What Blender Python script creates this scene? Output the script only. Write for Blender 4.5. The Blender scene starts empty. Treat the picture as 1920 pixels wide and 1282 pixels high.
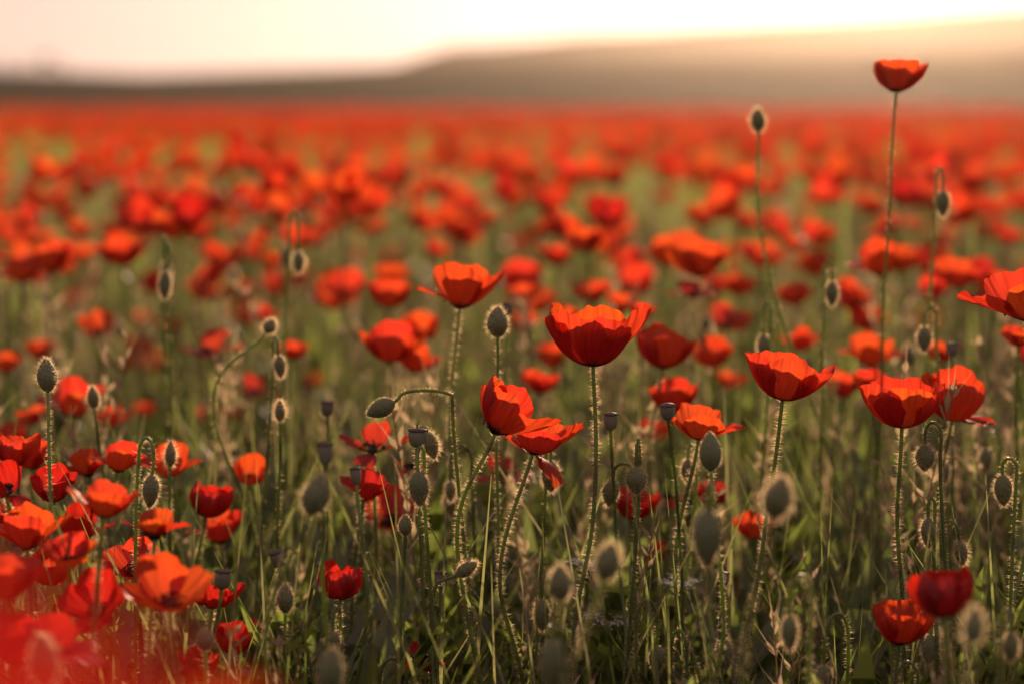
import bpy, math
import numpy as np
from mathutils import Vector, Matrix

# ------------------------------------------------------------------ camera, sky, sun, exposure
SC = bpy.context.scene
COL = SC.collection
RES = (1920, 1282)
FPX = 1920 * 85 / 36.0            # focal length in photograph pixels
CAM_H = 0.72
HORIZON = 188
PITCH = math.atan((641 - HORIZON) / FPX)
FOCUS = 1.67

cam_d = bpy.data.cameras.new('camera')
cam = bpy.data.objects.new('camera', cam_d)
COL.objects.link(cam)
cam_d.lens = 85
cam_d.sensor_width = 36
cam_d.clip_start = 0.02
cam_d.clip_end = 8000
cam_d.dof.use_dof = True
cam_d.dof.focus_distance = FOCUS
cam_d.dof.aperture_fstop = 3.6
cam_d.dof.aperture_blades = 0
cam.location = (0, 0, CAM_H)
cam.rotation_euler = (math.pi / 2 - PITCH, 0, 0)
SC.camera = cam

SUN_EL = math.radians(10.0)
SUN_AZ = math.radians(9.0)        # clockwise from +Y (towards +X)
world = bpy.data.worlds.new('World')
SC.world = world
world.use_nodes = True
wn = world.node_tree.nodes
wn.clear()
sky = wn.new('ShaderNodeTexSky')
sky.sky_type = 'NISHITA'
sky.sun_disc = False
sky.sun_elevation = SUN_EL
sky.sun_rotation = SUN_AZ
sky.altitude = 200
sky.air_density = 1.0
sky.dust_density = 1.0
sky.ozone_density = 5.0
bg = wn.new('ShaderNodeBackground')
bg.inputs[1].default_value = 0.06
wo = wn.new('ShaderNodeOutputWorld')
# thin even veil of high cloud over the whole sky, faintly streaked
wl = world.node_tree.links
wtc = wn.new('ShaderNodeTexCoord')
wmp = wn.new('ShaderNodeMapping'); wmp.inputs['Scale'].default_value = (3, 3, 14)
wno = wn.new('ShaderNodeTexNoise'); wno.inputs['Scale'].default_value = 1.6; wno.inputs['Detail'].default_value = 4
wl.new(wtc.outputs['Generated'], wmp.inputs[0]); wl.new(wmp.outputs[0], wno.inputs['Vector'])
wmr = wn.new('ShaderNodeMapRange'); wmr.inputs[1].default_value = 0.3; wmr.inputs[2].default_value = 0.7
wmr.inputs[3].default_value = 0.86; wmr.inputs[4].default_value = 0.95
wl.new(wno.outputs[0], wmr.inputs[0])
wmx = wn.new('ShaderNodeMix'); wmx.data_type = 'RGBA'
wl.new(wmr.outputs[0], wmx.inputs[0]); wl.new(sky.outputs[0], wmx.inputs[6])
# the cloud scatters sunlight forward, so it brightens smoothly towards the sun
wdt = wn.new('ShaderNodeVectorMath'); wdt.operation = 'DOT_PRODUCT'
wnm = wn.new('ShaderNodeVectorMath'); wnm.operation = 'NORMALIZE'
wl.new(wtc.outputs['Generated'], wnm.inputs[0]); wl.new(wnm.outputs[0], wdt.inputs[0])
wdt.inputs[1].default_value = (math.sin(SUN_AZ) * math.cos(SUN_EL), math.cos(SUN_AZ) * math.cos(SUN_EL), math.sin(SUN_EL))
whf = wn.new('ShaderNodeMath'); whf.operation = 'MULTIPLY_ADD'; whf.inputs[1].default_value = 0.5; whf.inputs[2].default_value = 0.5
wl.new(wdt.outputs['Value'], whf.inputs[0])
wpw = wn.new('ShaderNodeMath'); wpw.operation = 'POWER'; wpw.inputs[1].default_value = 4.0
wl.new(whf.outputs[0], wpw.inputs[0])
wfb = wn.new('ShaderNodeMath'); wfb.operation = 'MULTIPLY_ADD'; wfb.inputs[1].default_value = 0.40; wfb.inputs[2].default_value = 0.37
wl.new(wpw.outputs[0], wfb.inputs[0])
wp2 = wn.new('ShaderNodeMath'); wp2.operation = 'POWER'; wp2.inputs[1].default_value = 60.0
wl.new(whf.outputs[0], wp2.inputs[0])
wf2 = wn.new('ShaderNodeMath'); wf2.operation = 'MULTIPLY_ADD'; wf2.inputs[1].default_value = 0.5
wl.new(wp2.outputs[0], wf2.inputs[0]); wl.new(wfb.outputs[0], wf2.inputs[2])
wvs = wn.new('ShaderNodeVectorMath'); wvs.operation = 'SCALE'
wvs.inputs[0].default_value = (11.6, 7.7, 6.7)
wl.new(wf2.outputs[0], wvs.inputs['Scale'])
wl.new(wvs.outputs[0], wmx.inputs[7])
wl.new(wmx.outputs[2], bg.inputs[0])
world.node_tree.links.new(bg.outputs[0], wo.inputs[0])

sun_d = bpy.data.lights.new('sun', 'SUN')
sun_d.energy = 5.0
sun_d.angle = math.radians(0.6)
sun_d.color = (1.0, 0.70, 0.48)
sun = bpy.data.objects.new('sun', sun_d)
COL.objects.link(sun)
SUN_DIR = Vector((math.sin(SUN_AZ) * math.cos(SUN_EL), math.cos(SUN_AZ) * math.cos(SUN_EL), math.sin(SUN_EL)))
sun.rotation_euler = SUN_DIR.to_track_quat('Z', 'Y').to_euler()
sun.location = (20, 100, 30)

vs = SC.view_settings
SC.display_settings.display_device = 'sRGB'
vs.view_transform = 'Standard'
vs.look = 'None'
vs.exposure = 0.76
vs.gamma = 1.0
vs.use_curve_mapping = False
cy = SC.cycles
cy.use_denoising = True
cy.max_bounces = 7
cy.diffuse_bounces = 3
cy.glossy_bounces = 1
cy.transmission_bounces = 4
cy.transparent_max_bounces = 8
cy.volume_bounces = 0
cy.caustics_reflective = False
cy.caustics_refractive = False
cy.sample_clamp_indirect = 4.0
cy.use_adaptive_sampling = True
cy.adaptive_threshold = 0.01

rng = np.random.default_rng(11)
CP, SP = math.cos(PITCH), math.sin(PITCH)


def pix(u, v, d):
    """photograph pixel + depth along the lens axis -> world point"""
    a = (u - 960) / FPX * d
    b = -(v - 641) / FPX * d
    return np.array([a, d * CP + b * SP, CAM_H - d * SP + b * CP])


# ------------------------------------------------------------------ materials
def new_mat(name):
    m = bpy.data.materials.new(name)
    m.use_nodes = True
    n = m.node_tree.nodes
    n.clear()
    return m, n, m.node_tree.links


def leafy(name, dif, tra, mix=0.5, gloss=0.05, rough=0.4, vary=0.35, noise_scale=0.0, dif2=None, tra2=None):
    """thin translucent plant tissue, colour varied from piece to piece"""
    m, n, l = new_mat(name)
    geo = n.new('ShaderNodeNewGeometry')
    oi = n.new('ShaderNodeObjectInfo')
    add = n.new('ShaderNodeMath'); add.operation = 'ADD'
    l.new(geo.outputs['Random Per Island'], add.inputs[0]); l.new(oi.outputs['Random'], add.inputs[1])
    fr = n.new('ShaderNodeMath'); fr.operation = 'FRACT'
    l.new(add.outputs[0], fr.inputs[0])
    fac = fr.outputs[0]
    if noise_scale:
        tc = n.new('ShaderNodeTexCoord')
        no = n.new('ShaderNodeTexNoise'); no.inputs['Scale'].default_value = noise_scale
        l.new(tc.outputs['Object'], no.inputs['Vector'])
        av = n.new('ShaderNodeMath'); av.operation = 'AVERAGE' if False else 'MULTIPLY_ADD'
        l.new(fac, av.inputs[0]); av.inputs[1].default_value = 0.5
        hl = n.new('ShaderNodeMath'); hl.operation = 'MULTIPLY'; hl.inputs[1].default_value = 0.55
        l.new(no.outputs[0], hl.inputs[0]); l.new(hl.outputs[0], av.inputs[2])
        fac = av.outputs[0]

    def ramp(c, c2):
        c2 = c2 or [x * (1 - vary) for x in c]
        mx = n.new('ShaderNodeMix'); mx.data_type = 'RGBA'
        l.new(fac, mx.inputs[0])
        mx.inputs[6].default_value = (*c, 1); mx.inputs[7].default_value = (*c2, 1)
        return mx.outputs[2]
    d = n.new('ShaderNodeBsdfDiffuse'); l.new(ramp(dif, dif2), d.inputs[0])
    t = n.new('ShaderNodeBsdfTranslucent'); l.new(ramp(tra, tra2), t.inputs[0])
    ms = n.new('ShaderNodeMixShader'); ms.inputs[0].default_value = mix
    l.new(d.outputs[0], ms.inputs[1]); l.new(t.outputs[0], ms.inputs[2])
    g = n.new('ShaderNodeBsdfGlossy'); g.inputs['Roughness'].default_value = rough
    g.inputs['Color'].default_value = (1, 1, 1, 1)
    mg = n.new('ShaderNodeMixShader'); mg.inputs[0].default_value = gloss
    l.new(ms.outputs[0], mg.inputs[1]); l.new(g.outputs[0], mg.inputs[2])
    o = n.new('ShaderNodeOutputMaterial'); l.new(mg.outputs[0], o.inputs[0])
    return m


def petal_material(name, dif_a, dif_b, tra_a, tra_b, mix):
    m, n, l = new_mat(name)
    uv = n.new('ShaderNodeUVMap')
    sep = n.new('ShaderNodeSeparateXYZ'); l.new(uv.outputs[0], sep.inputs[0])
    geo = n.new('ShaderNodeNewGeometry')
    oi = n.new('ShaderNodeObjectInfo')
    add = n.new('ShaderNodeMath'); add.operation = 'ADD'
    l.new(geo.outputs['Random Per Island'], add.inputs[0]); l.new(oi.outputs['Random'], add.inputs[1])
    fr = n.new('ShaderNodeMath'); fr.operation = 'FRACT'; l.new(add.outputs[0], fr.inputs[0])
    # radial veins: noise squeezed along the petal
    mp = n.new('ShaderNodeMapping'); mp.inputs['Scale'].default_value = (38, 2.2, 1)
    l.new(uv.outputs[0], mp.inputs[0])
    no = n.new('ShaderNodeTexNoise'); no.inputs['Scale'].default_value = 1.0; no.inputs['Detail'].default_value = 4
    no.noise_dimensions = '4D'
    l.new(mp.outputs[0], no.inputs['Vector'])
    wv = n.new('ShaderNodeMath'); wv.operation = 'MULTIPLY'; wv.inputs[1].default_value = 50
    l.new(fr.outputs[0], wv.inputs[0]); l.new(wv.outputs[0], no.inputs['W'])
    # dark blotch at the petal's foot with a ragged edge
    jag = n.new('ShaderNodeMath'); jag.operation = 'MULTIPLY_ADD'
    l.new(no.outputs[0], jag.inputs[0]); jag.inputs[1].default_value = 0.16; l.new(sep.outputs[1], jag.inputs[2])
    bl = n.new('ShaderNodeMapRange'); bl.inputs[1].default_value = 0.23; bl.inputs[2].default_value = 0.33
    l.new(jag.outputs[0], bl.inputs[0])

    def colour(a, b):
        mx = n.new('ShaderNodeMix'); mx.data_type = 'RGBA'
        l.new(fr.outputs[0], mx.inputs[0]); mx.inputs[6].default_value = (*a, 1); mx.inputs[7].default_value = (*b, 1)
        vm = n.new('ShaderNodeMapRange'); vm.inputs[1].default_value = 0.3; vm.inputs[2].default_value = 0.7
        vm.inputs[3].default_value = 0.62; vm.inputs[4].default_value = 1.08
        l.new(no.outputs[0], vm.inputs[0])
        sc = n.new('ShaderNodeVectorMath'); sc.operation = 'SCALE'
        l.new(mx.outputs[2], sc.inputs[0]); l.new(vm.outputs[0], sc.inputs['Scale'])
        m2 = n.new('ShaderNodeMix'); m2.data_type = 'RGBA'
        l.new(bl.outputs[0], m2.inputs[0]); m2.inputs[6].default_value = (0.012, 0.006, 0.010, 1); l.new(sc.outputs[0], m2.inputs[7])
        return m2.outputs[2]
    bp = n.new('ShaderNodeBump'); bp.inputs['Strength'].default_value = 0.8; bp.inputs['Distance'].default_value = 0.0008
    l.new(no.outputs[0], bp.inputs['Height'])
    d = n.new('ShaderNodeBsdfDiffuse'); l.new(colour(dif_a, dif_b), d.inputs[0]); l.new(bp.outputs[0], d.inputs['Normal'])
    t = n.new('ShaderNodeBsdfTranslucent'); l.new(colour(tra_a, tra_b), t.inputs[0]); l.new(bp.outputs[0], t.inputs['Normal'])
    ms = n.new('ShaderNodeMixShader'); ms.inputs[0].default_value = mix
    l.new(d.outputs[0], ms.inputs[1]); l.new(t.outputs[0], ms.inputs[2])
    g = n.new('ShaderNodeBsdfGlossy'); g.inputs['Roughness'].default_value = 0.42; l.new(bp.outputs[0], g.inputs['Normal'])
    g.inputs['Color'].default_value = (1.0, 0.85, 0.8, 1)
    mg = n.new('ShaderNodeMixShader'); mg.inputs[0].default_value = 0.035
    l.new(ms.outputs[0], mg.inputs[1]); l.new(g.outputs[0], mg.inputs[2])
    o = n.new('ShaderNodeOutputMaterial'); l.new(mg.outputs[0], o.inputs[0])
    return m


M = {}
M['petal'] = petal_material('poppy_petal', (0.38, 0.010, 0.013), (0.31, 0.006, 0.019), (0.98, 0.140, 0.018), (0.96, 0.052, 0.024), 0.48)
M['petal_dark'] = petal_material('crimson_petal', (0.45, 0.010, 0.020), (0.38, 0.008, 0.020), (0.70, 0.030, 0.012), (0.65, 0.02, 0.012), 0.5)
M['stem'] = leafy('poppy_stem', (0.115, 0.175, 0.05), (0.36, 0.48, 0.09), 0.45, 0.06, 0.35, 0.3)
M['hair'] = leafy('bristle_hair', (0.70, 0.55, 0.34), (0.96, 0.74, 0.44), 0.72, 0.05, 0.4, 0.15)
M['bud'] = leafy('bud_skin', (0.155, 0.215, 0.115), (0.13, 0.17, 0.05), 0.12, 0.04, 0.5, 0.3, 120, (0.15, 0.165, 0.085), (0.12, 0.13, 0.05))
M['capsule'] = leafy('seed_capsule', (0.22, 0.225, 0.17), (0.10, 0.10, 0.07), 0.1, 0.05, 0.45, 0.2)
M['capsule_cap'] = leafy('capsule_cap', (0.12, 0.085, 0.08), (0.05, 0.04, 0.04), 0.1, 0.03, 0.5, 0.3)
M['stamen'] = leafy('stamen', (0.02, 0.015, 0.025), (0.03, 0.02, 0.03), 0.2, 0.03, 0.5, 0.3)
M['grass'] = leafy('meadow_grass', (0.095, 0.130, 0.038), (0.28, 0.36, 0.07), 0.5, 0.05, 0.35, 0.5, 0, (0.145, 0.14, 0.065), (0.31, 0.29, 0.12))
M['leaf'] = leafy('poppy_leaf', (0.09, 0.135, 0.045), (0.29, 0.39, 0.07), 0.5, 0.05, 0.35, 0.5)
M['dry'] = leafy('dry_grass', (0.40, 0.31, 0.19), (0.55, 0.42, 0.24), 0.5, 0.05, 0.4, 0.4)
M['white'] = leafy('white_floret', (0.84, 0.85, 0.86), (0.8, 0.8, 0.78), 0.4, 0.02, 0.5, 0.2)
M['tree'] = leafy('tree_leaf', (0.055, 0.075, 0.03), (0.08, 0.10, 0.03), 0.4, 0.03, 0.5, 0.4)
M['bark'] = leafy('bark', (0.10, 0.075, 0.055), (0.05, 0.04, 0.03), 0.05, 0.02, 0.6, 0.3, 8)


def ground_material(name, a, b, s1, s2):
    m, n, l = new_mat(name)
    tc = n.new('ShaderNodeTexCoord')
    n1 = n.new('ShaderNodeTexNoise'); n1.inputs['Scale'].default_value = s1; n1.inputs['Detail'].default_value = 6
    n2 = n.new('ShaderNodeTexNoise'); n2.inputs['Scale'].default_value = s2; n2.inputs['Detail'].default_value = 5
    l.new(tc.outputs['Object'], n1.inputs['Vector']); l.new(tc.outputs['Object'], n2.inputs['Vector'])
    av = n.new('ShaderNodeMath'); av.operation = 'ADD'
    l.new(n1.outputs[0], av.inputs[0]); l.new(n2.outputs[0], av.inputs[1])
    mr = n.new('ShaderNodeMapRange'); mr.inputs[1].default_value = 0.7; mr.inputs[2].default_value = 1.3
    l.new(av.outputs[0], mr.inputs[0])
    mx = n.new('ShaderNodeMix'); mx.data_type = 'RGBA'
    l.new(mr.outputs[0], mx.inputs[0]); mx.inputs[6].default_value = (*a, 1); mx.inputs[7].default_value = (*b, 1)
    d = n.new('ShaderNodeBsdfDiffuse'); l.new(mx.outputs[2], d.inputs[0])
    bp = n.new('ShaderNodeBump'); bp.inputs['Strength'].default_value = 0.6; bp.inputs['Distance'].default_value = 0.02
    l.new(n2.outputs[0], bp.inputs['Height']); l.new(bp.outputs[0], d.inputs['Normal'])
    o = n.new('ShaderNodeOutputMaterial'); l.new(d.outputs[0], o.inputs[0])
    return m


M['ground'] = ground_material('field_soil', (0.055, 0.050, 0.028), (0.085, 0.085, 0.035), 0.8, 14)
M['hill'] = ground_material('hill_scrub', (0.040, 0.042, 0.028), (0.075, 0.066, 0.045), 0.012, 0.12)


# ------------------------------------------------------------------ mesh helpers
class Geo:
    """collects vertices, faces (tri or quad) and uv per vertex"""
    def __init__(self):
        self.v, self.t, self.q, self.uv, self.n = [], [], [], [], 0

    def add(self, v, tris=None, quads=None, uv=None):
        v = np.asarray(v, float).reshape(-1, 3)
        if tris is not None and len(tris):
            self.t.append(np.asarray(tris, int) + self.n)
        if quads is not None and len(quads):
            self.q.append(np.asarray(quads, int) + self.n)
        self.uv.append(np.zeros((len(v), 2)) + 0.6 if uv is None else np.asarray(uv, float))
        self.v.append(v)
        self.n += len(v)
        return self

    def arrays(self):
        v = np.concatenate(self.v) if self.v else np.zeros((0, 3))
        t = np.concatenate(self.t) if self.t else np.zeros((0, 3), int)
        q = np.concatenate(self.q) if self.q else np.zeros((0, 4), int)
        return v, t, q, np.concatenate(self.uv)

    def mesh(self, name, mats, smooth=True, quad_mat=0, tri_mat=0):
        v, t, q, uv = self.arrays()
        me = bpy.data.meshes.new(name)
        me.vertices.add(len(v))
        me.vertices.foreach_set('co', v.astype(np.float32).ravel())
        loops = np.concatenate([q.ravel(), t.ravel()]).astype(np.int32)
        me.loops.add(len(loops))
        me.loops.foreach_set('vertex_index', loops)
        nq, nt = len(q), len(t)
        me.polygons.add(nq + nt)
        start = np.concatenate([np.arange(nq) * 4, nq * 4 + np.arange(nt) * 3]).astype(np.int32)
        me.polygons.foreach_set('loop_start', start)
        me.polygons.foreach_set('use_smooth', np.full(nq + nt, smooth))
        ul = me.uv_layers.new(name='uv')
        ul.data.foreach_set('uv', uv[loops].astype(np.float32).ravel())
        for m in (mats if isinstance(mats, (list, tuple)) else [mats]):
            me.materials.append(m)
        if quad_mat or tri_mat:
            me.polygons.foreach_set('material_index', np.concatenate([np.full(nq, quad_mat), np.full(nt, tri_mat)]).astype(np.int32))
        me.update(calc_edges=True)
        return me


def link(name, me, parent=None):
    o = bpy.data.objects.new(name, me)
    COL.objects.link(o)
    if parent is not None:
        o.parent = parent
    return o


def thing(name, loc, label, cat, group=None):
    o = bpy.data.objects.new(name, None)
    o.empty_display_size = 0.02
    COL.objects.link(o)
    o.location = [float(x) for x in loc]
    o['label'] = label
    o['category'] = cat
    if group:
        o['group'] = group
    return o


def grid_quads(nt, nw, wrap=False):
    a = np.arange(nt)[:, None]
    cols = nw if wrap else nw - 1
    b = np.arange(cols)[None, :]
    b2 = (b + 1) % nw
    a = a[:-1] if False else np.arange(nt - 1)[:, None]
    return np.stack([a * nw + b, a * nw + b2, (a + 1) * nw + b2, (a + 1) * nw + b], -1).reshape(-1, 4)


def frames(pts):
    """tangent and two normals along a polyline"""
    p = np.asarray(pts, float)
    t = np.gradient(p, axis=0)
    t /= np.linalg.norm(t, axis=1)[:, None] + 1e-12
    ref = np.array([0.31, 1.0, 0.17])
    a = np.cross(t, ref); a /= np.linalg.norm(a, axis=1)[:, None] + 1e-12
    return t, a, np.cross(t, a)


def tube(pts, rad, n=6):
    p = np.asarray(pts, float)
    _, a, b = frames(p)
    rad = np.broadcast_to(rad, (len(p),))
    th = np.arange(n) / n * 2 * math.pi
    v = p[:, None, :] + rad[:, None, None] * (np.cos(th)[None, :, None] * a[:, None, :] + np.sin(th)[None, :, None] * b[:, None, :])
    return v.reshape(-1, 3), grid_quads(len(p), n, True)


def catmull(pts, per=7):
    p = np.asarray(pts, float)
    p = np.vstack([2 * p[0] - p[1], p, 2 * p[-1] - p[-2]])
    out = []
    for i in range(1, len(p) - 2):
        t = np.linspace(0, 1, per, endpoint=False)[:, None]
        p0, p1, p2, p3 = p[i - 1], p[i], p[i + 1], p[i + 2]
        out.append(0.5 * (2 * p1 + (p2 - p0) * t + (2 * p0 - 5 * p1 + 4 * p2 - p3) * t ** 2 + (3 * p1 - p0 - 3 * p2 + p3) * t ** 3))
    out.append(p[-2][None])
    return np.concatenate(out)


def resample(pts, n):
    p = np.asarray(pts, float)
    s = np.concatenate([[0], np.cumsum(np.linalg.norm(np.diff(p, axis=0), axis=1))])
    x = np.linspace(0, s[-1], n)
    return np.stack([np.interp(x, s, p[:, k]) for k in range(3)], 1), s[-1]


def spikes(base, direction, length, width, r):
    """one narrow triangle per hair"""
    k = len(base)
    side = np.cross(direction, r.normal(size=(k, 3)))
    side /= np.linalg.norm(side, axis=1)[:, None] + 1e-9
    w = np.broadcast_to(np.asarray(width), (k,))[:, None] * 0.5
    bend = r.normal(0, 0.12, (k, 3)) * np.asarray(length).reshape(-1, 1)
    v = np.stack([base - side * w, base + side * w, base + direction * np.asarray(length).reshape(-1, 1) + bend], 1)
    return v.reshape(-1, 3), np.arange(k * 3).reshape(-1, 3)


def stem_hairs(pts, rad, count, top_len, hl, r):
    p, ln = resample(pts, 160)
    t, a, b = frames(p)
    lo = max(0.0, 1 - top_len / ln)
    x = (lo + (1 - lo) * r.random(count)) * 159
    i = np.clip(x.astype(int), 0, 158); f = (x - i)[:, None]
    q = p[i] * (1 - f) + p[i + 1] * f
    th = r.random(count) * 2 * math.pi
    d = np.cos(th)[:, None] * a[i] + np.sin(th)[:, None] * b[i]
    q = q + d * rad * 0.8
    d = d + t[i] * r.normal(0.0, 0.25, count)[:, None]
    d /= np.linalg.norm(d, axis=1)[:, None]
    return spikes(q, d, hl * r.uniform(0.15, 1.15, count), 0.00029, r)


def rot_frame(lean, fwd):
    """flower axis: lean to +X and towards the camera (-Y), degrees"""
    a, b = math.radians(lean), math.radians(fwd)
    return np.array((Matrix.Rotation(a, 3, 'Y') @ Matrix.Rotation(b, 3, 'X')))


def petal(phi, e0, e1, L, r, nw=26, nt=14, wf=0.64, off=0.0, ruf=1.0, jag=0.03):
    t = np.linspace(0, 1, nt)[:, None]
    s = np.linspace(-1, 1, nw)[None, :]
    ph = r.uniform(0, 6.28, 6)
    hf = lambda f: float(np.clip(nw / (f * 1.1) - 0.35, 0, 1))      # leave out ripples the grid cannot carry
    edge = 1 - 0.36 * np.abs(s) ** 2.5 + jag * (np.sin(5 * s + ph[0]) + 0.6 * hf(11) * np.sin(11 * s + ph[1]) + 0.35 * hf(23) * np.sin(23 * s + ph[5]))
    T = t * edge
    tau = np.linspace(0, 1.15, 70)
    curl = r.normal(-10, 14)
    ang = np.radians(e0 + (e1 - e0) * np.clip(tau, 0, 1) ** 0.85 + curl * np.clip(tau, 0, 1) ** 5)
    dt = tau[1] - tau[0]
    R = np.concatenate([[0], np.cumsum(np.sin(ang) * dt)[:-1]]) * L
    Z = np.concatenate([[0], np.cumsum(np.cos(ang) * dt)[:-1]]) * L
    rr = np.interp(T, tau, R) + 0.035 * L
    zz = np.interp(T, tau, Z)
    aa = np.interp(T, tau, ang)
    th = np.clip(wf * L * T ** 0.85 / (rr + 1e-6), 0.0, 1.45) * s
    d = L * ruf * (0.050 * T ** 2 * np.sin(3.1 * s + ph[2]) + 0.036 * T ** 3 * np.sin(7.5 * s + ph[3]) + 0.017 * hf(17) * T ** 2 * np.sin(17 * s + 3 * T + ph[4]) + 0.012 * hf(31) * T ** 3 * np.sin(31 * s - 4 * T + ph[0]))
    d = d + L * off * T
    rr = rr + d * np.cos(aa)
    zz = zz - d * np.sin(aa)
    th = th + math.radians(phi)
    v = np.stack([rr * np.cos(th), rr * np.sin(th), zz], -1).reshape(-1, 3)
    uv = np.stack([np.broadcast_to((s + 1) / 2, T.shape), T], -1).reshape(-1, 2)
    return v, grid_quads(nt, nw), uv


STYLES = {   # per petal: azimuth, end angle from the axis, length, half width, start angle
    'cup': [(95, -6, 1.06, .92, 80), (182, -4, .94, .88, 80), (-84, -2, .98, .88, 82), (2, -2, .94, .88, 80)],
    'bowl': [(95, 2, 1.08, .92, 78), (185, 8, .95, .88, 78), (-80, 6, .98, .88, 80), (0, 8, .95, .88, 78)],
    'open': [(90, 20, 1.08, .9, 72), (178, 36, 1.0, .85, 70), (-88, 46, .95, .85, 78), (5, 36, 1.0, .85, 70)],
    'flat': [(45, 70, 1.0, .85, 80), (135, 72, 1.0, .85, 80), (-135, 76, .95, .85, 80), (-45, 74, 1.0, .85, 80)],
    'flop': [(85, 2, 1.12, .88, 66), (168, 74, 1.0, .75, 46), (-78, 14, 1.0, .82, 74), (10, 44, 1.0, .8, 58)],
    'globe': [(90, -38, 1.0, .8, 95), (180, -32, 1.0, .8, 95), (-90, -36, .97, .8, 95), (0, -30, 1.0, .8, 95)],
    'hang': [(90, 40, 1.0, .8, 52), (175, 110, 1.0, .7, 50), (-80, 115, .95, .75, 52), (10, 105, 1.0, .7, 50)],
    'wilt': [(60, 130, .8, .5, 60), (150, 60, .7, .45, 70), (-110, 150, .85, .45, 70), (-20, 100, .75, .45, 60)],
}
WIDTH = {'cup': 1.0, 'bowl': 1.12, 'open': 1.24, 'flat': 1.6, 'flop': 1.2, 'globe': 1.05, 'hang': 1.1, 'wilt': 1.15}


def lathe(prof, n=10):
    prof = np.asarray(prof, float)
    th = np.arange(n) / n * 2 * math.pi
    v = np.stack([prof[:, 0, None] * np.cos(th), prof[:, 0, None] * np.sin(th), np.repeat(prof[:, 1, None], n, 1)], -1)
    return v.reshape(-1, 3), grid_quads(len(prof), n, True)


def capsule_geo(h, w):
    prof = [(0.12 * w, 0), (0.34 * w, .12 * h), (0.45 * w, .3 * h), (0.49 * w, .52 * h), (0.5 * w, .72 * h), (.43 * w, .88 * h)]
    v, q = lathe(prof, 24)
    th = np.tile(np.arange(24), len(prof)) / 24 * 2 * math.pi
    v[:, :2] *= (1 + 0.035 * np.cos(th * 8))[:, None]
    return Geo().add(v, quads=q)


def capsule_cap_geo(h, w):
    g = Geo()
    v, q = lathe([(.40 * w, .86 * h), (.56 * w, .88 * h), (.57 * w, .93 * h), (.40 * w, .99 * h), (.05 * w, 1.03 * h)], 14)
    ring = np.repeat(np.arange(5), 14)
    th = np.tile(np.arange(14), 5)
    v[:, :2] *= np.where((ring == 1) | (ring == 2), 1 + 0.07 * np.cos(th * math.pi), 1)[:, None]
    g.add(v, quads=q)
    return g


def stamen_geo(L, r, k=46):
    g = Geo()
    th = r.random(k) * 6.283
    up = r.uniform(0.35, 1.0, k)
    d = np.stack([np.cos(th) * (1.1 - up), np.sin(th) * (1.1 - up), up], 1)
    d /= np.linalg.norm(d, axis=1)[:, None]
    base = np.stack([np.cos(th), np.sin(th), 0 * th], 1) * L * 0.05
    ln = L * r.uniform(0.20, 0.30, k)
    v, t = spikes(base, d, ln, 0.0005, r)
    g.add(v, tris=t)
    tip = base + d * ln[:, None]
    o = np.array([[1, 0, 0], [-1, 0, 0], [0, 1, 0], [0, -1, 0], [0, 0, 1.4], [0, 0, -1.4]]) * 0.0009
    f = np.array([[0, 2, 4], [2, 1, 4], [1, 3, 4], [3, 0, 4], [2, 0, 5], [1, 2, 5], [3, 1, 5], [0, 3, 5]])
    v = (tip[:, None] + o[None]).reshape(-1, 3)
    g.add(v, tris=(np.arange(k)[:, None, None] * 6 + f[None]).reshape(-1, 3))
    return g


GROUND_Z = 0.0


def stem_path(top, axis, lean_px, d, r, steps=30):
    """from the ground to the flower's foot; lean_px = how far the foot stands aside, in photo pixels at that depth"""
    off = lean_px / FPX * d
    g = np.array([top[0] + off, top[1] + r.normal(0, 0.03), GROUND_Z - 0.015])
    h = top[2] - g[2]
    c2 = top - axis * min(0.10, 0.3 * h) * max(0.12, float(axis[2])) ** 3 - np.array([0, 0, 0.03]) * (1 - float(axis[2]))
    m = g * 0.45 + top * 0.55 + np.array([r.normal(0, 0.008) - off * 0.12, r.normal(0, 0.008), 0])
    m2 = c2 + np.array([r.normal(0, 0.003), 0, 0])
    p = resample(catmull([g, m, m2, top], 12), max(steps, 60))[0]
    t = np.linspace(0, 1, len(p))
    env = np.sin(np.pi * t) * 0.0022
    ph = r.uniform(0, 6.28, 4)
    p[:, 0] += env * (np.sin(t * 14 + ph[0]) + .5 * np.sin(t * 31 + ph[1]))
    p[:, 1] += env * (np.sin(t * 12 + ph[2]) + .5 * np.sin(t * 27 + ph[3]))
    return p


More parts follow.
